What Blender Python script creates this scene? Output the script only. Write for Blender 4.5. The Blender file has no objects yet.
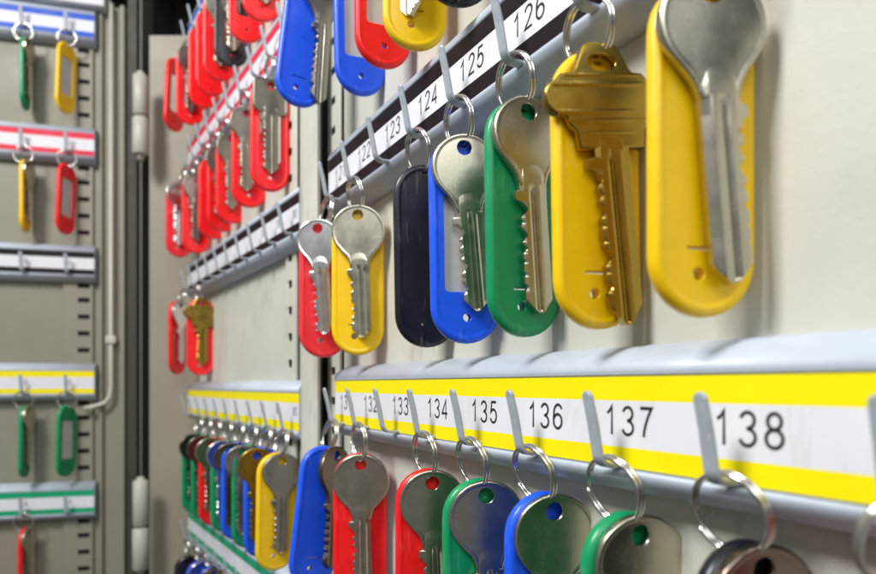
import bpy, bmesh, math, random
from mathutils import Vector, Matrix
random.seed(7)
S = bpy.context.scene
C = S.collection
MM = 0.001
Z0 = 1.5                      # eye height of the camera above the room's floor
F = 655.0                     # focal length in photo pixels (876 px wide)

# ------------------------------------------------------------ camera
cam = bpy.data.cameras.new('camera'); co = bpy.data.objects.new('camera', cam); C.objects.link(co)
co.location = (0, 0, Z0); co.rotation_euler = (math.radians(90), 0, 0)
cam.sensor_width = 36; cam.lens = F/876*36; cam.shift_y = 98/876
cam.clip_start = 0.005; cam.clip_end = 20
cam.dof.use_dof = True; cam.dof.focus_distance = 0.150; cam.dof.aperture_fstop = 19
S.camera = co

# ------------------------------------------------------------ world and lamps
w = bpy.data.worlds.new('World'); S.world = w; w.use_nodes = True
nt = w.node_tree; bg = nt.nodes['Background']
tc = nt.nodes.new('ShaderNodeTexCoord'); sx = nt.nodes.new('ShaderNodeSeparateXYZ')
rp = nt.nodes.new('ShaderNodeValToRGB'); mr = nt.nodes.new('ShaderNodeMapRange')
nt.links.new(tc.outputs['Generated'], sx.inputs[0]); nt.links.new(sx.outputs[2], mr.inputs[0])
mr.inputs[1].default_value = -1; mr.inputs[2].default_value = 1
nt.links.new(mr.outputs[0], rp.inputs[0]); nt.links.new(rp.outputs[0], bg.inputs[0])
rp.color_ramp.elements[0].color = (.16, .15, .13, 1); rp.color_ramp.elements[1].color = (1, 1, 1, 1)
e = rp.color_ramp.elements.new(.5); e.color = (.42, .42, .41, 1)
bg.inputs[1].default_value = 0.42

def area(name, loc, target, sx_, sy_, power, col):
    l = bpy.data.lights.new(name, 'AREA'); l.shape = 'RECTANGLE'; l.size = sx_*MM; l.size_y = sy_*MM
    l.energy = power; l.color = col
    o = bpy.data.objects.new(name, l); C.objects.link(o)
    o.location = (loc[0]*MM, loc[1]*MM, loc[2]*MM+Z0)
    d = Vector(target)-Vector(loc); o.rotation_euler = d.to_track_quat('-Z', 'Y').to_euler()
area('window_light', (-330, -60, 430), (10, 150, 0), 160, 160, 3.9, (1, .98, .95))
area('room_light', (60, -420, 420), (0, 180, 20), 420, 300, 1.7, (.95, .98, 1))
S.view_settings.view_transform = 'Standard'; S.view_settings.look = 'None'
S.view_settings.exposure = 0.1; S.view_settings.gamma = 1

# ------------------------------------------------------------ materials
def mat(name, col, rough=.5, metal=0, coat=0, sss=0, bump=0, bscale=400, var=0, vscale=60, aniso=0, spec=None, scuff=0, sscale=1.0, scol=(.75, .74, .72)):
    m = bpy.data.materials.new(name); m.use_nodes = True
    n = m.node_tree.nodes; L = m.node_tree.links; b = n['Principled BSDF']
    b.inputs['Base Color'].default_value = (*col, 1); b.inputs['Roughness'].default_value = rough
    b.inputs['Metallic'].default_value = metal; b.inputs['Coat Weight'].default_value = coat
    b.inputs['Coat Roughness'].default_value = .12
    if spec is not None: b.inputs['Specular IOR Level'].default_value = spec
    if sss:
        b.inputs['Subsurface Weight'].default_value = sss; b.inputs['Subsurface Scale'].default_value = .002
        b.inputs['Subsurface Radius'].default_value = (1, 1, 1)
    t = n.new('ShaderNodeTexCoord')
    if var:
        a = n.new('ShaderNodeTexNoise'); a.inputs['Scale'].default_value = vscale; a.inputs['Detail'].default_value = 6
        a.inputs['Roughness'].default_value = .65
        L.new(t.outputs['Object'], a.inputs['Vector'])
        r = n.new('ShaderNodeMapRange'); r.inputs[1].default_value = .3; r.inputs[2].default_value = .7
        r.inputs[3].default_value = 1-var; r.inputs[4].default_value = 1+var*.5
        L.new(a.outputs[0], r.inputs[0])
        mx = n.new('ShaderNodeVectorMath'); mx.operation = 'SCALE'; mx.inputs[0].default_value = col
        L.new(r.outputs[0], mx.inputs['Scale']); L.new(mx.outputs[0], b.inputs['Base Color'])
        r2 = n.new('ShaderNodeMapRange'); r2.inputs[1].default_value = .3; r2.inputs[2].default_value = .7
        r2.inputs[3].default_value = max(.03, rough*.8); r2.inputs[4].default_value = min(1, rough*1.35)
        L.new(a.outputs[0], r2.inputs[0]); L.new(r2.outputs[0], b.inputs['Roughness'])
    if scuff:
        mp = n.new('ShaderNodeMapping'); mp.inputs['Scale'].default_value = (900*sscale, 900*sscale, 130*sscale)
        mp.inputs['Rotation'].default_value = (.1, .55, .2)
        a = n.new('ShaderNodeTexNoise'); a.inputs['Scale'].default_value = 1; a.inputs['Detail'].default_value = 4; a.inputs['Distortion'].default_value = .8
        L.new(t.outputs['Object'], mp.inputs[0]); L.new(mp.outputs[0], a.inputs['Vector'])
        g = n.new('ShaderNodeTexNoise'); g.inputs['Scale'].default_value = 95*sscale; L.new(t.outputs['Object'], g.inputs['Vector'])
        mu = n.new('ShaderNodeMath'); mu.operation = 'MULTIPLY'; L.new(a.outputs[0], mu.inputs[0]); L.new(g.outputs[0], mu.inputs[1])
        r = n.new('ShaderNodeMapRange'); r.inputs[1].default_value = .33; r.inputs[2].default_value = .40; r.inputs[3].default_value = 0; r.inputs[4].default_value = scuff
        L.new(mu.outputs[0], r.inputs[0])
        mi = n.new('ShaderNodeMix'); mi.data_type = 'RGBA'; mi.inputs[7].default_value = (*scol, 1)
        src = b.inputs['Base Color'].links[0].from_socket if b.inputs['Base Color'].links else None
        if src: L.new(src, mi.inputs[6])
        else: mi.inputs[6].default_value = (*col, 1)
        L.new(r.outputs[0], mi.inputs[0]); L.new(mi.outputs[2], b.inputs['Base Color'])
    if bump:
        a = n.new('ShaderNodeTexNoise'); a.inputs['Scale'].default_value = bscale; a.inputs['Detail'].default_value = 3
        L.new(t.outputs['Object'], a.inputs['Vector'])
        bp = n.new('ShaderNodeBump'); bp.inputs['Strength'].default_value = 1; bp.inputs['Distance'].default_value = bump*MM
        L.new(a.outputs[0], bp.inputs['Height']); L.new(bp.outputs[0], b.inputs['Normal'])
    return m

def worn_metal(name, col, rough, stretch=(500, 500, 40)):
    """metal with hairline scratches along its length and dull patches"""
    m = mat(name, col, rough, 1, var=.10, vscale=120)
    n = m.node_tree.nodes; L = m.node_tree.links; b = n['Principled BSDF']
    t = n.new('ShaderNodeTexCoord'); mp = n.new('ShaderNodeMapping'); mp.inputs['Scale'].default_value = stretch
    mp.inputs['Rotation'].default_value = (0, .35, 0)
    a = n.new('ShaderNodeTexNoise'); a.inputs['Scale'].default_value = 8; a.inputs['Detail'].default_value = 5
    L.new(t.outputs['Object'], mp.inputs[0]); L.new(mp.outputs[0], a.inputs['Vector'])
    bp = n.new('ShaderNodeBump'); bp.inputs['Strength'].default_value = .6; bp.inputs['Distance'].default_value = .016*MM
    L.new(a.outputs[0], bp.inputs['Height']); L.new(bp.outputs[0], b.inputs['Normal'])
    return m

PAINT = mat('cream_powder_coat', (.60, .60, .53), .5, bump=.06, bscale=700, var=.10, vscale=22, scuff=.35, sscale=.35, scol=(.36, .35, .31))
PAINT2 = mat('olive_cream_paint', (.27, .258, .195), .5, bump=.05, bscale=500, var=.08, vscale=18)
DARK = mat('recess_shade_tone', (.05, .045, .034), .6, var=.2, vscale=20)  # shade of the hinge recess and rear cavity, put into the base colour
RAIL = mat('blue_grey_enamel', (.47, .53, .62), .45, coat=.08, bump=.03, bscale=300, var=.08, vscale=90)
HOOK = mat('grey_hook_enamel', (.42, .47, .53), .36, coat=.15, var=.14, vscale=250, scuff=.4, sscale=2)
SLOT = mat('slot_black', (.008, .008, .008), .8)
WHITE = mat('label_white', (.75, .77, .83), .45, var=.06, vscale=45, spec=.25, scuff=.16, sscale=.6, scol=(.45, .44, .42))
INK = mat('printed_black', (.012, .012, .018), .5)
BAND = {
 'yellow': mat('band_yellow', (.93, .80, .0), .45, var=.03, spec=.25),
 'black':  mat('band_black', (.010, .005, .008), .5, var=.15, spec=.2),
 'red':    mat('band_red', (.72, .02, .06), .45, var=.05, spec=.25),
 'blue':   mat('band_blue', (.02, .10, .60), .45, var=.05, spec=.25),
 'green':  mat('band_green', (.01, .36, .17), .45, var=.05, spec=.25)}
PL = dict(scuff=.06, rough=.32, coat=.1, sss=.25, var=.09, vscale=110, bump=.03, bscale=160)
TAG = {
 'yellow': mat('yellow_plastic', (.98, .62, .0), **PL),
 'red':    mat('red_plastic', (.92, .008, .012), **PL),
 'blue':   mat('blue_plastic', (.01, .11, .92), **PL),
 'green':  mat('green_plastic', (.002, .30, .11), **PL),
 'black':  mat('black_plastic', (.006, .007, .014), **dict(PL, sss=0)),
 'pink':   mat('pale_red_plastic', (.93, .035, .055), **PL)}
PAPER = mat('paper_insert', (.62, .61, .60), .3, coat=.4, var=.05, vscale=100)
NICKEL = worn_metal('nickel_silver', (.56, .525, .42), .23)
DULL = worn_metal('dull_grey_nickel', (.36, .335, .28), .36)
CHROME = worn_metal('bright_nickel', (.86, .85, .84), .16)
BRASS = worn_metal('aged_brass', (.43, .30, .06), .24)
BRONZE = worn_metal('brown_bronze', (.24, .19, .16), .25)
STEEL = worn_metal('ring_steel', (.78, .76, .73), .14)
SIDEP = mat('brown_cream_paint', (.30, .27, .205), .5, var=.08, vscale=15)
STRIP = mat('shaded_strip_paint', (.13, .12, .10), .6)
HINGE = mat('hinge_grey', (.50, .49, .43), .4, var=.1, vscale=80)
ROD = mat('pale_rod', (.58, .56, .48), .35, var=.08)

# ------------------------------------------------------------ helpers
def link(name, me, m, parent=None, M=None):
    o = bpy.data.objects.new(name, me); C.objects.link(o)
    if m is not None and len(me.materials) == 0:
        for q in (m if isinstance(m, (list, tuple)) else [m]): me.materials.append(q)
    if parent: o.parent = parent
    if M is not None: o.matrix_local = M
    return o
def thing(name, label, cat, M, group=None):
    assert 4 <= len(label.split()) <= 16, label
    o = bpy.data.objects.new(name, None); C.objects.link(o); o.empty_display_size = .005
    o.matrix_world = M; o['label'] = label; o['category'] = cat
    if group: o['group'] = group
    return o
def Mloc(x, y, z, rz=0, lean=0, pitch=0):
    return (Matrix.Translation((x*MM, y*MM, z*MM+Z0)) @ Matrix.Rotation(math.radians(rz), 4, 'Z')
            @ Matrix.Rotation(math.radians(-lean), 4, 'Y') @ Matrix.Rotation(math.radians(pitch), 4, 'X'))
def finish(bm, name, recalc=True):
    if recalc: bmesh.ops.recalc_face_normals(bm, faces=bm.faces)
    bmesh.ops.scale(bm, vec=(MM, MM, MM), verts=bm.verts)
    me = bpy.data.meshes.new(name); bm.to_mesh(me); bm.free(); return me

def inset(loop, d):
    n = len(loop); out = []
    for i in range(n):
        p0, p, p1 = Vector(loop[i-1]), Vector(loop[i]), Vector(loop[(i+1) % n])
        a = (p-p0).normalized(); b = (p1-p).normalized()
        na, nb = Vector((-a.y, a.x)), Vector((-b.y, b.x))
        m = na+nb
        if m.length < 1e-6: m = na
        m.normalize(); k = d/max(.5, m.dot(na))
        out.append((p.x+m.x*k, p.y+m.y*k))
    return out
def area2(l): return sum(l[i-1][0]*l[i][1]-l[i][0]*l[i-1][1] for i in range(len(l)))
def plate(bm, outer, holes, prof, yoff=0, mat_i=0):
    """closed plate in the XZ plane. prof: list of (inset, y) from the front cap to the back cap."""
    if area2(outer) < 0: outer = outer[::-1]
    holes = [h if area2(h) > 0 else h[::-1] for h in holes]
    rings = []
    for (ins, y) in prof:
        pts = inset(outer, ins) if ins else outer
        rings.append([bm.verts.new((x, y+yoff, z)) for x, z in pts])
    n = len(outer)
    for a, b in zip(rings, rings[1:]):
        for i in range(n):
            f = bm.faces.new((a[i], a[(i+1) % n], b[(i+1) % n], b[i])); f.smooth = True
    hr = []
    for h in holes:
        fr = [bm.verts.new((x, prof[0][1]+yoff, z)) for x, z in h]
        bk = [bm.verts.new((x, prof[-1][1]+yoff, z)) for x, z in h]
        k = len(h)
        for i in range(k):
            f = bm.faces.new((fr[i], fr[(i+1) % k], bk[(i+1) % k], bk[i])); f.smooth = k > 10
        hr.append((fr, bk))
    for idx, ring in ((0, rings[0]), (1, rings[-1])):
        es = []
        for loop in [ring]+[q[idx] for q in hr]:
            for i in range(len(loop)):
                a, b = loop[i], loop[(i+1) % len(loop)]
                es.append(bm.edges.get((a, b)) or bm.edges.new((a, b)))
        r = bmesh.ops.triangle_fill(bm, use_beauty=True, use_dissolve=False, edges=es)
        for f in r['geom']:
            if isinstance(f, bmesh.types.BMFace): f.smooth = False
def circ(cx, cz, r, n=24, rz=None):
    return [(cx+r*math.cos(2*math.pi*i/n), cz+(rz or r)*math.sin(2*math.pi*i/n)) for i in range(n)]
def rrect(cx, cz, w_, h_, r, n=4):
    out = []
    for sx_, sz, a0 in ((1, -1, -90), (1, 1, 0), (-1, 1, 90), (-1, -1, 180)):
        for k in range(n+1):
            a = math.radians(a0+90*k/n)
            out.append((cx+sx_*(w_/2-r)+r*math.cos(a), cz+sz*(h_/2-r)+r*math.sin(a)))
    return out
def box(bm, x0, x1, y0, y1, z0, z1, bev=0, mi=0):
    vs = [bm.verts.new(p) for p in ((x0,y0,z0),(x1,y0,z0),(x1,y1,z0),(x0,y1,z0),(x0,y0,z1),(x1,y0,z1),(x1,y1,z1),(x0,y1,z1))]
    fs = [bm.faces.new([vs[i] for i in q]) for q in ((0,3,2,1),(4,5,6,7),(0,1,5,4),(1,2,6,5),(2,3,7,6),(3,0,4,7))]
    for f in fs: f.material_index = mi
    if bev:
        es = list({e for f in fs for e in f.edges})
        bmesh.ops.bevel(bm, geom=es, offset=bev, segments=2, profile=.5, affect='EDGES')
def sweep_profile(bm, prof, x0, x1, smooth=False, mi=0):
    """closed (y,z) profile extruded along x"""
    a = [bm.verts.new((x0, y, z)) for y, z in prof]; b = [bm.verts.new((x1, y, z)) for y, z in prof]
    n = len(prof)
    for i in range(n):
        f = bm.faces.new((a[i], a[(i+1) % n], b[(i+1) % n], b[i])); f.smooth = smooth; f.material_index = mi
    bm.faces.new(a).material_index = mi; bm.faces.new(b[::-1]).material_index = mi
def extrude_xy(bm, prof, z0, z1, smooth=False):
    a = [bm.verts.new((x, y, z0)) for x, y in prof]; b = [bm.verts.new((x, y, z1)) for x, y in prof]
    n = len(prof)
    for i in range(n):
        f = bm.faces.new((a[i], a[(i+1) % n], b[(i+1) % n], b[i])); f.smooth = smooth
    bm.faces.new(a); bm.faces.new(b[::-1])
def tube(bm, pts, r, n=10, closed=False):
    P = [Vector(p) for p in pts]; rings = []
    up = Vector((0, 0, 1)) if abs((P[1]-P[0]).normalized().z) < .9 else Vector((1, 0, 0))
    for i, p in enumerate(P):
        if closed: t = P[(i+1) % len(P)]-P[i-1]
        else: t = P[min(i+1, len(P)-1)]-P[max(i-1, 0)]
        t.normalize(); s = t.cross(up).normalized(); u = s.cross(t).normalized(); up = u
        rings.append([bm.verts.new(p+s*r*math.cos(2*math.pi*k/n)+u*r*math.sin(2*math.pi*k/n)) for k in range(n)])
    for a, b in zip(rings, rings[1:]):
        for k in range(n):
            f = bm.faces.new((a[k], a[(k+1) % n], b[(k+1) % n], b[k])); f.smooth = True
    bm.faces.new(rings[0]); bm.faces.new(rings[-1][::-1])
MESH = {}
def cached(key, fn):
    if key not in MESH: MESH[key] = fn()
    return MESH[key]

# ------------------------------------------------------------ frames of the three hook panels (label plane at local y = 0)
class Frame:
    def __init__(s, ox, oy, ang): s.o = Vector((ox, oy)); s.a = math.radians(ang); s.deg = ang
    def w(s, u, d, z):      # u along the rail, d towards the viewer
        c, q = math.cos(s.a), math.sin(s.a)
        return (s.o.x+u*c+d*q, s.o.y+u*q-d*c, z)
    def M(s, u=0, z=0): x, y, _ = s.w(u, 0, 0); return Mloc(x, y, z, s.deg)
NEAR = Frame(-36.8, 234, -61.72)
FARP = Frame(-166, 435, -57.45)
DOOR = Frame(-234.3, 443.6, 14.93)
PITCH = 80.4

# ------------------------------------------------------------ digits as printed strokes
def arc(cx, cy, rx, ry, a0, a1, n=14):
    return [(cx+rx*math.cos(math.radians(a0+(a1-a0)*i/n)), cy+ry*math.sin(math.radians(a0+(a1-a0)*i/n))) for i in range(n+1)]
DG = {
 '0': [arc(.30, .5, .25, .47, 90, 450, 26)],
 '1': [[(.10, .74), (.22, .82), (.33, .985), (.33, 0)]],
 '2': [arc(.31, .72, .235, .245, 170, -20, 14)+[(.50, .58), (.34, .36), (.15, .17), (.07, .045), (.56, .045)]],
 '3': [arc(.29, .74, .215, .225, 165, -85, 14)+arc(.29, .265, .245, .235, 85, -165, 16)],
 '4': [[(.44, 0), (.44, .95), (.05, .27), (.58, .27)]],
 '5': [[(.52, .95), (.17, .95), (.10, .50), (.18, .575)]+arc(.30, .325, .245, .295, 110, -160, 18)],
 '6': [arc(.33, .62, .25, .34, 30, 170, 12)+[(.07, .45), (.065, .32)]+arc(.31, .31, .245, .275, 180, 520, 24)],
 '7': [[(.06, .95), (.55, .95), (.42, .72), (.30, .42), (.235, .18), (.215, 0)]],
 '8': [arc(.30, .74, .20, .215, -90, 270, 22), arc(.30, .275, .245, .245, 90, 450, 24)],
 '9': [arc(.29, .67, .235, .29, 0, 360, 24)+[(.525, .55)]+arc(.28, .40, .25, .365, 10, -150, 12)]}
def number_mesh(txt, h=4.85):
    bm = bmesh.new(); adv = .80; W_ = adv*len(txt)*h; layer = 0
    for ci, ch in enumerate(txt):
        for st in DG[ch]:
            P = [Vector(((x+ci*adv)*h-W_/2+.05*h, y*h-h/2)) for x, y in st]
            closed = (P[0]-P[-1]).length < .02*h
            if closed: P = P[:-1]
            L_, R_ = [], []; n = len(P); hw = .053*h
            for i, p in enumerate(P):
                a = P[i-1] if (i or closed) else None; b = P[(i+1) % n] if (i < n-1 or closed) else None
                ta = (p-a).normalized() if a else (b-p).normalized(); tb = (b-p).normalized() if b else ta
                na, nb = Vector((-ta.y, ta.x)), Vector((-tb.y, tb.x)); m = (na+nb).normalized(); k = hw/max(.45, m.dot(na))
                y = -.03-.012*layer
                L_.append(bm.verts.new((p.x+m.x*k, y, p.y+m.y*k))); R_.append(bm.verts.new((p.x-m.x*k, y, p.y-m.y*k)))
            rng = range(n) if closed else range(n-1)
            for i in rng: bm.faces.new((L_[i], L_[(i+1) % n], R_[(i+1) % n], R_[i]))
            layer += 1
    return finish(bm, 'number_mesh', False)

# ------------------------------------------------------------ hook rail
def hook_mesh(off):
    bm = bmesh.new()
    # (d towards viewer, z), centre line of a bent steel strip
    path = [(-2.0, -14.5), (1.2, -14.65)]
    for k in range(13):
        a = math.radians(-90+75*k/12); path.append((2.3+2.5*math.cos(a), -12.2+2.5*math.sin(a)))
    path += [(5.75, -7.6), (6.9, -3.1)]
    path = [(d, z+off) for d, z in path]
    hw = 1.15; th = .36
    prev = None; n = len(path)
    for i, (d, z) in enumerate(path):
        a = Vector(path[max(i-1, 0)]); b = Vector(path[min(i+1, n-1)]); t = (b-a).normalized(); nn = Vector((-t.y, t.x))
        c = Vector((d, z)); ring = []
        wv = hw*(1 if i < n-1 else .92)
        for (xx, s) in ((-wv, -.5), (-wv, .5), (-wv*.88, 1), (wv*.88, 1), (wv, .5), (wv, -.5), (wv*.88, -1), (-wv*.88, -1)):
            q = c+nn*(th*s); ring.append(bm.verts.new((xx, -q.x, q.y)))
        if prev:
            for k in range(8):
                f = bm.faces.new((prev[k], prev[(k+1) % 8], ring[(k+1) % 8], ring[k])); f.smooth = False
        else: bm.faces.new(ring)
        prev = ring
    # rounded tip
    a = Vector(path[-2]); b = Vector(path[-1]); t = (b-a).normalized(); nn = Vector((-t.y, t.x))
    for (dl, k1) in ((.45, .75), (.75, .35)):
        c = b+t*dl; ring = []
        for (xx, s) in ((-1, -.6), (-1, .6), (-.8, 1), (.8, 1), (1, .6), (1, -.6), (.8, -1), (-.8, -1)):
            q = c+nn*(th*s*(.6+.4*k1)); ring.append(bm.verts.new((xx*hw*.92*k1, -q.x, q.y)))
        for k in range(8):
            f = bm.faces.new((prev[k], prev[(k+1) % 8], ring[(k+1) % 8], ring[k])); f.smooth = False
        prev = ring
    bm.faces.new(prev[::-1])
    return finish(bm, 'hook_mesh')

def rail(frame, u0, u1, ztop, color, hooks, label, hoff=0, nums=None, depth=8, bh=(4.0, 7.7, 3.3), nmax=99, nh=4.85):
    """hooks: list of u; nums: list of text at each hook (or None)"""
    t = thing('hook_rail', label, 'hook rail', frame.M(0, ztop), 'hook rails of the key cabinet')
    H = sum(bh); bm = bmesh.new()
    prof = [(depth, 5.6), (6.5, 5.5), (4.6, 5.0), (2.2, 3.9), (.5, 2.6), (-.05, 1.6), (-.22, .9), (-.15, .35), (.3, .2),
            (.3, -H-.4), (-.45, -H-.5), (-.6, -H-.9), (-.45, -H-1.6), (.6, -H-2.9), (2.6, -H-4.1), (5, -H-4.8), (depth, -H-5.2)]
    sweep_profile(bm, prof, u0, u1)
    me = finish(bm, 'rail_body_mesh')
    for p in me.polygons: p.use_smooth = len(p.vertices) == 4 and abs(p.normal.x) < .5 and abs(p.normal.z) > .15
    link('rail_body', me, RAIL, t)
    bm = bmesh.new(); z = 0
    for i, hh in enumerate(bh):
        box(bm, u0+.2, u1-.2, 0.0, .25, z-hh, z, mi=0 if i != 1 else 1); z -= hh
    ls = link('label_strip', finish(bm, 'label_strip_mesh'), [BAND[color], WHITE], t)
    hm = cached(('hook', hoff), lambda: hook_mesh(hoff))
    for i, u in enumerate(hooks):
        link('hook', hm, HOOK, t, Matrix.Translation((u*MM, 0, 0)))
        if nums and i < nmax:
            uu, tx = nums[i]
            nm = cached(('num', tx), lambda: number_mesh(tx, nh))
            link('number', nm, INK, ls, Matrix.Translation((uu*MM, 0, -(bh[0]+bh[1]*.43)*MM)))
    return t

# ------------------------------------------------------------ panels
def slotted_panel(frame, label, u0, u1, z0, z1, us0, us1, zs, depth, pm, sh=3.0, extra=None):
    t = thing('key_board', label, 'panel', frame.M(0, 0))
    bm = bmesh.new(); box(bm, u0, u1, depth+.6, depth+2.0, z0, z1)
    link('panel_sheet', finish(bm, 'panel_sheet_mesh'), pm, t)
    # slotted upright with real openings
    bm = bmesh.new()
    holes = [rrect((us0+us1)/2, z, us1-us0, sh, .5, 2) for z in zs]
    a, b = us0-3.2, us1+4.5
    plate(bm, [(a, z0), (b, z0), (b, z1), (a, z1)], holes, [(0, depth-1.5), (0, depth-.4)])
    up = link('slotted_upright', finish(bm, 'slotted_upright_mesh'), pm, t)
    bm = bmesh.new(); box(bm, a+.6, b-.6, depth+.2, depth+.45, z0, z1)
    link('slot_backing', finish(bm, 'slot_backing_mesh'), SLOT, up)
    return t

# near panel
zs = [1.4+15.5+11.49*k for k in range(-11, 18)]
p1 = slotted_panel(NEAR, 'pale cream steel panel carrying the rails numbered 121 to 138', -12, 235, -110, 215, -19.2, -14, zs, 6.5, PAINT)
# far panel
zs = [-3.6+13+11.49*k for k in range(-14, 26)]
p2 = slotted_panel(FARP, 'cream steel panel behind the crowded red key tags', 0, 196, -150, 300, 178.0, 183.4, zs, 6.5, PAINT, sh=3.5)
bm = bmesh.new()
pr = [(205.3, 9), (205.3, 3), (206.5, .8), (209, -.6), (213, -1.2), (218, -1.1), (219, -1.0), (222, -.6), (223, .6), (222.6, 1.8), (219, 2.0), (214, 3.5), (208, 5), (207, 9)]
extrude_xy(bm, pr, -150, 300)
fl = link('edge_flange', finish(bm, 'edge_flange_mesh'), PAINT, p2)

BZ = {'near': 1.4, 'far': -3.4, 'door': 9.3}
def numlist(first, us, shift=1.5, step=1): return [(u+shift, str(first+step*i)) for i, u in enumerate(us)]
NU = [119.5+22.1*(k-5) for k in range(0, 11)]          # hooks 131.. in the lower rail
NUU = [114.1+22.1*(k-5) for k in range(0, 11)]         # hooks 121..
rail(NEAR, 0, 232, BZ['near'], 'yellow', NU, 'yellow and white striped rail numbered 131 to 138', 0, numlist(131, NU, 2.2))
rail(NEAR, -7, 232, BZ['near']+PITCH, 'black', NUU, 'black and white striped rail numbered 121 to 126', -1.9, numlist(121, NUU, 2.2), bh=(4.3, 7.7, 3.7))
rail(NEAR, 0, 232, BZ['near']+2*PITCH, 'red', NUU, 'rail just above the picture carrying blue, red and yellow tags', -1.9, numlist(111, NUU, 2.2))
FU = [199-20.8*k for k in range(10)]                   # far hooks, counted from the viewer
for k, (c, n0, lab) in enumerate((
        ('green', 100, 'green and white striped rail at the bottom of the far panel'),
        ('yellow', 90, 'short yellow and white striped rail on the far panel'),
        ('black', 80, 'short black and white striped rail on the far panel'),
        ('red', 70, 'red and white striped rail behind the crowded red tags'),
        ('blue', 60, 'blue striped rail at the top of the far panel'))):
    rail(FARP, 0, 205, BZ['far']+(k-1)*PITCH, c, FU, lab, -.8, numlist(n0, FU, 1.5, -1), nmax=3, nh=3.4)
# door
DU = [-14.5-26.4*k for k in range(4)]
for k, (c, n0) in enumerate((('green', 50), ('yellow', 40), ('black', 30), ('red', 20), ('blue', 10))):
    rail(DOOR, -110, 1.5, BZ['door']+(k-1)*PITCH, c, DU, f'{c} and white striped rail on the open cabinet door', 0, numlist(n0, DU, 0, -1), depth=7, nmax=2, nh=3.2)

# ------------------------------------------------------------ door
d = thing('cabinet_door', 'open olive cream cabinet door at left with slotted strip and rod', 'cabinet door', DOOR.M(0, 0))
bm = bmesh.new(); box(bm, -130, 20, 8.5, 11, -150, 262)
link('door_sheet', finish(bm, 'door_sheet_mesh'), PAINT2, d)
zs = [BZ['door']+PITCH*j+o for j in range(-2, 3) for o in (14.5, 25.9, 37.3, 48.7, 58.5)]
bm = bmesh.new()
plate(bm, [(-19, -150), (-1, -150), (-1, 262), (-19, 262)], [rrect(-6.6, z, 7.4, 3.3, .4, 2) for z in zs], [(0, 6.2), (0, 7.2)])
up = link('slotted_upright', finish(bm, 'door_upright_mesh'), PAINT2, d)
bm = bmesh.new(); box(bm, -18.4, -1.6, 7.6, 8.0, -150, 262); link('slot_backing', finish(bm, 'slot_backing_mesh'), SLOT, up)
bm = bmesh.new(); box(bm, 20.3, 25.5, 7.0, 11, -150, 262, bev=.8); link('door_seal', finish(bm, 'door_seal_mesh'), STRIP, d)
for (a, b, y) in ((3.2, 5.2, 5.2), (16.5, 19.5, 3.5)):
    bm = bmesh.new(); box(bm, a, b, y, 8.4, -150, 262, bev=.5); link('stiffening_rib', finish(bm, 'rib_mesh'), PAINT2, d)
bm = bmesh.new(); tube(bm, [(11, 4.0, 262), (11, 4.0, -2), (10.2, 3.6, -8), (7, 3, -12.5), (0, 1.5, -14.8), (-5, 1, -15.6)], 1.4, 12)
rod = link('locking_rod', finish(bm, 'locking_rod_mesh'), ROD, d)
bm = bmesh.new(); box(bm, 7.6, 14.4, 1.6, 8.2, 28.5, 33.5, bev=.8); link('rod_clip', finish(bm, 'rod_clip_mesh'), ROD, rod)
bm = bmesh.new(); box(bm, -130, 8, -2, 12, 256.5, 280, bev=1); link('top_frame', finish(bm, 'top_frame_mesh'), WHITE, d)

# ------------------------------------------------------------ cabinet body
c = thing('key_cabinet', 'cream steel cabinet body with side wall, hinges and dark recess', 'cabinet', Mloc(0, 0, 0))
ox = Z0
def cbox(name, m, x0, x1, y0, y1, z0, z1, bev=0, parent=c):
    bm = bmesh.new(); box(bm, x0, x1, y0, y1, z0, z1, bev); return link(name, finish(bm, name+'_mesh'), m, parent)
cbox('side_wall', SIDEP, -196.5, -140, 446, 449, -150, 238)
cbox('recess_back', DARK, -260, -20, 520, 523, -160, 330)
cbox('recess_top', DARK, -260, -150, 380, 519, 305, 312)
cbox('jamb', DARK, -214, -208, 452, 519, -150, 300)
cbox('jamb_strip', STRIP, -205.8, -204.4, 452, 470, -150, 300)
# back plate behind the hook panels, closing the cavity seen through the gap
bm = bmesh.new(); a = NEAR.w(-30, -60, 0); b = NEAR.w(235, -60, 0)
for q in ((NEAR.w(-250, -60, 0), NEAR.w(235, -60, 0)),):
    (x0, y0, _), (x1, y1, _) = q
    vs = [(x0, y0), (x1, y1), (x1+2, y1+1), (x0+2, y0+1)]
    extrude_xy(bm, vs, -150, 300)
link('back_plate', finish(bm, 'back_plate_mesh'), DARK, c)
for (yt, yb) in ((75, 155), (480, 570)):
    Y = 428; X = (140.5-438)/F*Y; zt = (385-yt)/F*Y; zb = (385-yb)/F*Y; zm = zt-(zt-zb)*.52
    bm = bmesh.new()
    for (s0, s1, r) in ((zb, zm-.5, 5.0), (zm+.5, zt, 4.7)):
        n = 20; prev = None
        for (z, rr) in ((s0, r*.75), (s0+1, r), (s1-1, r), (s1, r*.75)):
            ring = [bm.verts.new((X+rr*math.cos(2*math.pi*k/n), Y+rr*math.sin(2*math.pi*k/n), z)) for k in range(n)]
            if prev:
                for k in range(n):
                    f = bm.faces.new((prev[k], prev[(k+1) % n], ring[(k+1) % n], ring[k])); f.smooth = True
            else: bm.faces.new(ring[::-1])
            prev = ring
        bm.faces.new(prev)
    hg = link('hinge', finish(bm, 'hinge_mesh'), HINGE, c)
    bm = bmesh.new(); tube(bm, [(X, Y, zb-3.5), (X, Y, zt+2)], 2.2, 12)
    link('hinge_pin', finish(bm, 'hinge_pin_mesh'), HINGE, hg)

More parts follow.
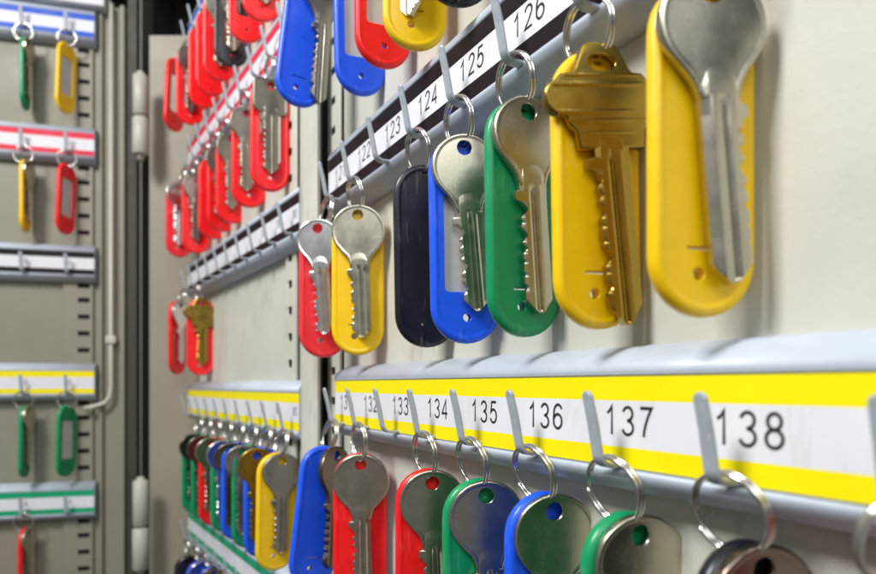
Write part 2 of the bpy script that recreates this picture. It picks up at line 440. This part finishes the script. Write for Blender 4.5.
# ------------------------------------------------------------ ring, tag, keys
RR = 5.7
def ring_mesh():
    bm = bmesh.new(); pts = []; n = 84; turns = 1.93
    for i in range(n+1):
        a = 2*math.pi*turns*i/n + math.radians(205)
        y = .42*(math.tanh(((i/n)-.5)*14))
        pts.append((RR*math.cos(a), y, RR*math.sin(a)))
    tube(bm, pts, .38, 10)
    return finish(bm, 'split_ring_mesh')
W, H = 16.6, 47.5
def stadium(w_, h_, top, n=16):
    r = w_/2; out = []
    zt, zb = top-r, top-h_+r
    out += [(r*math.cos(math.radians(a)), zt+r*math.sin(math.radians(a))) for a in [180*i/n for i in range(n+1)]]
    out += [(r*math.cos(math.radians(a)), zb+r*math.sin(math.radians(a))) for a in [180+180*i/n for i in range(n+1)]]
    return out
def tag_mesh(mode):
    window = mode in ('window', 'open')
    bm = bmesh.new(); top = 1.9
    o = stadium(W, H, top)
    T = 1.35
    prof = [(2.0, -T+.14), (1.6, -T+.11), (1.35, -T+.02), (1.0, -T), (.6, -T+.1), (.22, -T+.36), (0, -T+.8), (0, T-.8), (.22, T-.36), (.6, T-.1), (1.0, T)]
    hl = [circ(0, 0, .95, 14), circ(-1.2 if not window else 0, top-H+6.0, .45 if mode == 'plain' else 1.0, 18)]
    if mode == 'window': hl.append(rrect(0, top-H/2+.8, W-6.2, 25.5, 1.0, 3))
    elif mode == 'open': hl.append(rrect(0, top-H/2+.8, W-7.6, 25.0, 1.6, 3))
    elif mode == 'slit': hl.append(rrect(-.5, top-H+9.6, 5.2, .55, .2, 2))
    plate(bm, o, hl, prof)
    return finish(bm, 'tag_body_mesh')
def insert_mesh():
    bm = bmesh.new(); plate(bm, rrect(0, 1.9-H/2+.8, W-6.3, 25.4, .95, 3), [], [(0, -.35), (0, .35)]); return finish(bm, 'label_insert_mesh')

def blade_mesh(length, xr, xl, mirror, seed, z0, tip=2.6, shoulder=1.0):
    """a cut key blade: left edge toothed, grooves milled along the faces"""
    rnd = random.Random(seed); T = .97
    cuts = []; z = 7.4
    while z < length-4:
        dep = rnd.choice((.25, .5, .8, 1.1, 1.4)); cuts.append((z, dep)); z += 2.55
    def left(s):
        if s < 3.6: return xl
        if s < 5.4: return xl-shoulder*min(1, (s-3.6)/.3)
        if s < 5.9: return xl-shoulder*(5.9-s)/.5
        v = 0
        for (zc, dp) in cuts: v = max(v, dp-max(0, abs(s-zc)-.18)*.95)
        e = max(0, s-(length-tip))/tip
        return xl+max(v, 0)+e*(xr-xl)*.42
    def right(s):
        e = max(0, s-(length-tip))/tip
        return xr-e*(xr-xl)*.38
    span = xr-xl
    cols = [0, .14, .30, .38, .46, .53, .58, .62, .72, .80, 1.0]
    gd = [0, 0, 0, .10, .50, .50, .05, .0, .0, .24, .26]
    bm = bmesh.new(); rows = int(length/.32); prevf = prevb = None
    for j in range(rows+1):
        s = length*j/rows; L_, R_ = left(s), right(s); fr, bk = [], []
        for cxx, g in zip(cols, gd):
            x = xl+cxx*span; edge = 0
            if cxx == 0: x = L_; edge = .32
            else: x = min(max(x, L_+cxx*.05), R_-(1-cxx)*.05)
            if cxx == 1: x = R_; edge = .15
            f_ = 0 if s < 2.6 else min(1, (s-2.6)/2.6)**.6
            f_ *= min(1, max(0, (length-s)/.6))
            th = (T-g*f_-edge)*(.86+.14*min(1, s/1.4))
            xx = -x if mirror else x
            zz = z0-s+1.5*(4*cxx*(1-cxx))*max(0, 1-s/3.4)
            fr.append(bm.verts.new((xx, -th, zz))); bk.append(bm.verts.new((xx, th, zz)))
        if prevf:
            for i in range(len(cols)-1):
                bm.faces.new((prevf[i], prevf[i+1], fr[i+1], fr[i])); bm.faces.new((prevb[i], bk[i], bk[i+1], prevb[i+1]))
            bm.faces.new((prevf[0], fr[0], bk[0], prevb[0])); bm.faces.new((prevf[-1], prevb[-1], bk[-1], fr[-1]))
        else:
            for i in range(len(cols)-1): bm.faces.new((fr[i], fr[i+1], bk[i+1], bk[i]))
        prevf, prevb = fr, bk
    for i in range(len(cols)-1): bm.faces.new((prevf[i], prevb[i], prevb[i+1], prevf[i+1]))
    return finish(bm, 'blade_mesh')

def round_bow(dia=15.6, hole=1.75):
    """disc bow with rolled rim; origin at the hole"""
    bm = bmesh.new(); r = dia/2; cz = -(r-3.5)
    pts = []
    n = 56
    for i in range(n):
        a = math.radians(-90+360*i/n)
        x, z = r*math.cos(a), cz+r*math.sin(a)*.97
        dn = abs(((math.degrees(a)+90+180) % 360)-180)
        if dn < 47:                                  # neck running into the blade
            continue
        pts.append((x, z))
    nk = [(.60*r, .82*r), (4.0, .94*r), (3.5, 1.06*r), (3.1, 1.2*r), (2.85, 1.34*r)]
    zb = cz-1.34*r
    out = pts+[(-x, cz-z) for x, z in nk]+[(x, cz-z) for x, z in nk[::-1]]
    plate(bm, out, [circ(0, 0, hole, 26)], [(1.2, -.84), (.85, -.85), (.62, -.91), (.3, -.92), (.05, -.8), (0, -.55), (0, .55), (.05, .8), (.3, .92), (.62, .9)])
    return finish(bm, 'round_bow_mesh'), zb
def house_bow():
    """broad stepped bow of a house key, ridges across it"""
    out = [(-2.6, 3.4), (2.2, 3.4), (3.2, 2.6), (4.9, -.8), (5.6, -1.5), (7.4, -1.7), (8.3, -2.7), (9.7, -3.2), (10.5, -4.6), (10.6, -6.6), (10.0, -8.3), (8.6, -8.9),
           (8.1, -10.6), (7.0, -11.1), (6.6, -14.2), (-5.3, -14.2), (-5.6, -11.2), (-6.6, -10.4), (-7.3, -8.8), (-9.4, -8.2), (-10.6, -6.8), (-10.7, -4.7), (-9.8, -3.2), (-8.4, -2.7), (-7.6, -1.7), (-5.8, -1.5), (-5.0, -.8), (-3.4, 2.6)]
    bm = bmesh.new()
    plate(bm, out, [circ(0, .1, 2.7, 26, 1.55)], [(.35, -.95), (.1, -.85), (0, -.6), (0, .6), (.1, .85), (.35, .95)])
    for (z, hh, x0, x1, pr) in ((-3.6, .5, -9.2, 9.2, .18), (-8.2, .5, -8.8, 8.8, .2), (-9.6, .35, -7.0, 7.6, .16), (-11.6, .3, -5.2, 6.4, .14), (-2.1, .35, -7.0, 7.0, .12)):
        prf = [(-.96, z+hh), (-.96-pr, z+hh*.3), (-.96-pr, z-hh*.3), (-.96, z-hh), (-.6, z-hh), (-.6, z+hh)]
        sweep_profile(bm, prf, x0, x1)
    return finish(bm, 'house_bow_mesh')
def square_bow():
    out = rrect(0, -4.2, 15.2, 14.6, 2.6, 5)
    bm = bmesh.new(); plate(bm, out, [circ(0, 0, 1.9, 24)], [(1.3, -.7), (1.0, -.75), (.8, -.95), (.35, -.98), (.08, -.85), (0, -.5), (0, .5), (.08, .85), (.35, .98)])
    return finish(bm, 'square_bow_mesh')

def ring(Pt, Pb, nrm, label, group):
    Pt, Pb = Vector(Pt), Vector(Pb); mid = (Pt+Pb)/2; up = (Pt-Pb).normalized()
    y = Vector((nrm[0], nrm[1], 0)); y = (y-up*y.dot(up)).normalized(); x = y.cross(up)
    R_ = Matrix((x, y, up)).transposed().to_4x4()
    M = Matrix.Translation((mid.x*MM, mid.y*MM, mid.z*MM+Z0)) @ R_ @ Matrix.Rotation(random.uniform(-.6, .6), 4, 'Y')
    o = link('split_ring', cached('ring', ring_mesh), STEEL); o.matrix_world = M
    o['label'] = label; o['category'] = 'split ring'; o['group'] = group
    assert 4 <= len(label.split()) <= 16, label
def tag(P, A, lean, color, window, label, group, pitch=0):
    t = thing('key_tag', label, 'key tag', Mloc(P[0], P[1], P[2], -A, lean, pitch), group)
    mode = {True: 'window', False: 'slit'}.get(window, window)
    me = cached(('tag', mode), lambda: tag_mesh(mode))
    o = link('tag_body', cached(('tag', mode, color), lambda: me.copy()), TAG[color], t)
    if window is True: link('label_insert', cached('insert', insert_mesh), PAPER, t)
    return t
def key(P, A, lean, kind, m, label, group, seed=1, mirror=False, dia=15.6, length=27.5):
    t = thing('key', label, 'key', Mloc(P[0], P[1], P[2], -A, lean), group)
    if kind == 'round':
        me, zb = cached(('rb', dia), lambda: round_bow(dia)); me = cached(('rb', dia, m.name), lambda: me.copy())
        link('bow', me, m, t)
        bl = cached(('bl', seed, mirror, length, m.name, dia), lambda: blade_mesh(length-2.2, 2.9, -3.0, mirror, seed, zb+3.0))
    elif kind == 'house':
        link('bow', cached(('hb', m.name), house_bow), m, t)
        bl = cached(('bl', seed, mirror, length, m.name, 'h'), lambda: blade_mesh(length, 3.6, -2.6, mirror, seed, -12.0, tip=3.4, shoulder=1.6))
    else:
        link('bow', cached(('sb', m.name), square_bow), m, t)
        bl = cached(('bl', seed, mirror, length, m.name, 's'), lambda: blade_mesh(length, 3.4, -3.4, mirror, seed, -9.6))
    link('blade', bl, m, t)
    return t

MATN = {'nickel': NICKEL, 'dull': DULL, 'chrome': CHROME, 'brass': BRASS, 'bronze': BRONZE}
def hang(frame, u, ztop, bend, cx, A, color, where, grp, window=False, lean=0, k=None, kA=None, klean=None, kdx=0, kdy=2.55,
         kind='round', km='nickel', seed=1, mirror=False, dia=15.6, length=27.5, dY=0, ringd=3.4, klab=None, tlab=None, hasring=True, dz=0, rrot=0):
    """one ring with its tag and key. cx: photo column of the tag's hole, A: bearing the tag faces away to"""
    px, py, _ = frame.w(u, ringd, 0); Pt = (px, py, ztop+bend+.95)
    Y = py+dY; X = (cx-438)/F*Y
    hx, hy = X-px, Y-py; hd = math.hypot(hx, hy)
    if hd > 6.5: X, Y = px+hx*6.5/hd, py+hy*6.5/hd; hx, hy = X-px, Y-py
    dd = math.sqrt(4*RR*RR-hx*hx-hy*hy)
    Pb = (X, Y, Pt[2]-dd+dz)
    n = frame.w(0, -1, 0); n0 = frame.w(0, 0, 0)
    nv = Matrix.Rotation(math.radians(rrot), 2) @ Vector((n[0]-n0[0], n[1]-n0[1]))
    if hasring: ring(Pt, Pb, (nv.x, nv.y), f'steel split ring {where}', grp+' rings')
    tn = ('pale red' if color == 'pink' else color)
    tag((Pb[0], Pb[1], Pb[2]+.1), A, lean, color, window, tlab or f'{tn} key tag {where}', grp+' tags')
    if k is not False:
        a = math.radians(kA if kA is not None else A)
        kx = Pb[0]-math.sin(a)*kdy+math.cos(a)*kdx; ky = Pb[1]-math.cos(a)*kdy-math.sin(a)*kdx
        mn = {'nickel': 'nickel', 'dull': 'dull grey', 'chrome': 'bright silver', 'brass': 'brass', 'bronze': 'brown bronze'}[km]
        key((kx, ky, Pb[2]-1.35), kA if kA is not None else A, klean if klean is not None else lean, kind, MATN[km],
            klab or f'{mn} key {where}', grp+' keys', seed, mirror, dia, length)

# upper row of the near panel -------------------------------------------------
zt = BZ['near']+PITCH; BU = -16.5
G = 'near upper row'
hang(NEAR, NUU[0], zt, BU, 323, -24, 'pink', 'of the leftmost set under the black striped rail', G, lean=0, kA=-2, kdx=-1.2, kdy=4.2, klean=4, km='chrome', seed=3, dia=15)
hang(NEAR, NUU[1], zt, BU, 358, -8, 'yellow', 'of the second set from left under the black striped rail', G, lean=0, kA=0, kdx=.3, klean=2, seed=4, dia=17)
hang(NEAR, NUU[3], zt, BU, 424, -16, 'black', 'with no key, left of the blue one under the black striped rail', G, window='plain', lean=1, k=False)
hang(NEAR, NUU[4], zt, BU, 463, -14, 'blue', 'of the blue set under the black striped rail', G, window=True, lean=1, kA=-10, kdx=-.4, klean=5, seed=5)
hang(NEAR, NUU[5], zt, BU, 521, -24, 'green', 'of the green set left of the broad brass key', G, lean=1, kA=-20, klean=4, kdx=0, seed=6, length=30)
hang(NEAR, NUU[6], zt, BU, 594, -18, 'yellow', 'of the broad brass key set in the upper row', G, lean=1, kA=-14, klean=6, kdx=-.4, kind='house', km='brass', seed=7, length=31.8,
     klab='broad stepped brass key in front of a large yellow tag')
hang(NEAR, NUU[7], zt, BU, 701, -14, 'yellow', 'of the largest and rightmost set in the upper row', G, lean=0, kA=-8, klean=5, kdx=-.6, kdy=3, seed=8, mirror=True, dia=15.6, length=30.3)
# tags coming down from the rail above
zt = BZ['near']+2*PITCH; G = 'near top row'
hang(NEAR, NUU[0], zt, BU, 312, -30, 'blue', 'leaning, leftmost of those cut by the top edge', G, lean=-7, kA=-42, klean=-4, kdx=3.6, kdy=2.8, km='dull', seed=9, dY=-3, length=33, dz=3.2)
hang(NEAR, NUU[1], zt, BU, 358, -24, 'blue', 'hanging behind the red one at the top edge', G, window=True, lean=1, k=False, dz=2.8)
hang(NEAR, NUU[2], zt, BU, 383, -22, 'red', 'cut by the top edge between blue and yellow', G, window=True, lean=0, k=False, dY=-2, dz=1)
hang(NEAR, NUU[3], zt, BU, 415, -12, 'yellow', 'cut by the top edge right of the red one', G, lean=0, kA=30, klean=0, kdx=0, seed=10, dY=-3, length=27, dz=-4.5)
hang(NEAR, NUU[4], zt, BU, 458, -8, 'black', 'barely showing at the top edge right of the yellow one', G, lean=0, k=False, dY=-3, dz=-4.5)
# lower row -------------------------------------------------------------------
zt = BZ['near']; BL = -14.6+.45; G = 'near lower row'
hang(NEAR, NU[0], zt, BL, 325, -34, 'blue', 'of the leftmost set in the lower row, leaning outward', G, lean=-7, kA=-62, klean=-6, kdx=.6, kdy=4.0, km='bronze', seed=11, dia=16)
hang(NEAR, NU[1], zt, BL, 360, -9, 'red', 'of the left one of two red sets in the lower row', G, lean=0, kA=-3, kdx=.4, klean=1, seed=12, dia=17.4)
hang(NEAR, NU[3], zt, BL, 428, -12, 'red', 'of the red set beside the green one in the lower row', G, lean=0, kA=-6, kdx=.8, klean=2, seed=13, dia=16.6)
hang(NEAR, NU[4], zt, BL, 478, -18, 'green', 'of the green set between red and blue in the lower row', G, lean=0, kA=-4, kdx=1.4, klean=3, seed=14, dia=17)
hang(NEAR, NU[5], zt, BL, 543, -24, 'blue', 'of the blue set between two green ones in the lower row', G, lean=0, kA=-14, kdx=1.0, klean=3, seed=15, dia=16.6)
hang(NEAR, NU[6], zt, BL, 624, -24, 'green', 'of the green set left of the black one in the lower row', G, lean=0, kA=-16, kdx=1.0, klean=4, seed=16, dia=16.6)
hang(NEAR, NU[7], zt, BL, 742, -24, 'black', 'of the large black set cut by the bottom edge', G, lean=0, kA=-16, kdx=.6, klean=4, km='bronze', seed=17, dia=16.6)
hang(NEAR, NU[8], zt, BL, 938, -20, 'red', 'at the right edge of the lower row, only a sliver showing', G, lean=0, k=False, rrot=50)

# far panel -------------------------------------------------------------------
ORD = ['nearest', 'second nearest', 'third nearest', 'fourth nearest', 'fifth nearest', 'sixth nearest', 'seventh nearest', 'farthest']
def row(k, items, grp, rowname):
    zt = BZ['far']+(k-1)*PITCH
    for i, it in enumerate(items):
        hk, cx, color, kw = it
        kw = dict(kw)
        o = ORD[-1] if i == len(items)-1 else ORD[i]
        hang(FARP, FU[hk], zt, -15.0, cx, kw.pop('A', -16), color, f'{o} in the {rowname}', grp, ringd=3.4, seed=20+(hk*3+k) % 5, dz=kw.pop('dz', -.3*hk), **kw)
row(1, [(0, 277, 'yellow', dict(A=-36, lean=-1, kdx=1.2, kA=-30, km='dull', dz=-1)), (1, 262, 'blue', dict(A=-42, kA=-22, km='brass', kdx=-2.5, kdy=3.2)), (2, 249, 'green', dict(A=-44, kA=-20, kdx=-3, kdy=3.2, km='dull')),
        (3, 237, 'blue', dict(A=-48, kA=-20, km='bronze', kdx=-3, kdy=3.2)), (4, 226, 'green', dict(A=-48, kA=-30, kdx=-2.5, kdy=3.2, km='chrome')), (5, 214, 'red', dict(A=-42, kA=-30, kdx=-2.5, kdy=3.2)),
        (6, 205, 'green', dict(A=-50, kA=-30, km='bronze', kdx=-2.5, kdy=3.2)), (7, 196, 'green', dict(A=-40, km='bronze', kdx=-3, kdy=3.2))], 'far yellow striped row', 'row under the far yellow rail')
row(2, [(8, 201, 'red', dict(A=-25, kA=-25, km='brass', kind='house', length=26, dz=-1)), (9, 177, 'red', dict(A=-78, kA=-74, km='chrome', dz=-1))], 'far black striped row', 'pair under the far black rail')
OP = 'open'
row(3, [(1, 270, 'red', dict(A=-20, window=OP, kind='square', kA=-34, kdx=-.8, km='dull', dz=-3)), (3, 249, 'red', dict(A=-25, window=OP, kA=-30, kdx=-2, km='dull', dz=-1)), (5, 232, 'red', dict(A=-30, kdx=-1, kA=-34, km='dull')),
        (6, 222, 'red', dict(A=-38, window='plain', km='dull', kdx=-2)), (7, 214, 'red', dict(A=-38, window='plain', k=False)), (8, 196, 'red', dict(A=-25, window=OP, km='bronze', dz=-5)),
        (9, 179, 'pink', dict(A=-38, km='chrome', kdx=-1, dz=-5))], 'far red striped row', 'row under the far red rail')
row(4, [(2, 261, 'red', dict(A=-22, window=OP, km='dull', kdx=1.5)), (3, 246, 'red', dict(A=-22, window=OP, k=False)), (4, 231, 'black', dict(A=-20, window=OP, kdx=1, km='dull', dz=-4)),
        (5, 219, 'red', dict(A=-28, window=OP, km='dull', dz=-3)), (6, 211, 'red', dict(A=-28, window='plain', k=False, dz=-3)), (7, 203, 'red', dict(A=-30, window='plain', k=False, dz=-3)),
        (8, 190, 'red', dict(A=-30, window=OP, km='bronze', dz=-6)), (9, 174, 'red', dict(A=-70, window=OP, k=False, dz=-6, lean=-4))], 'far blue striped row', 'row under the far blue rail')
row(0, [(7, 214, 'blue', dict(A=-30, km='bronze')), (8, 200, 'blue', dict(A=-30, km='chrome')), (9, 188, 'black', dict(A=-30, km='bronze'))], 'far green striped row', 'row under the far green rail')

# door ------------------------------------------------------------------------
def dhang(k, hk, cx, A, color, window, where, kA=None, kk=None, lean=0):
    hang(DOOR, DU[hk], BZ['door']+(k-1)*PITCH, -14.3, cx, A, color, where, 'cabinet door', window=window, lean=lean, k=kk, kA=kA, seed=22+hk, kdx=0)
dhang(4, 1, 25, -108, 'green', True, 'left of the two under the blue door rail', kA=-100)
dhang(4, 0, 67, -80, 'yellow', True, 'right of the two under the blue door rail', kk=False, lean=-3)
dhang(3, 1, 25, -106, 'yellow', True, 'left of the two under the red door rail', kA=-98)
dhang(3, 0, 67, -82, 'red', True, 'right of the two under the red door rail', kk=False, lean=-3)
dhang(1, 1, 25, -104, 'green', True, 'left of the two under the yellow door rail', kA=-96, lean=-2)
dhang(1, 0, 67, -80, 'green', True, 'right of the two under the yellow door rail', kk=False, lean=-2)
dhang(0, 1, 25, -100, 'red', True, 'at the bottom left corner on the door', kA=-90)
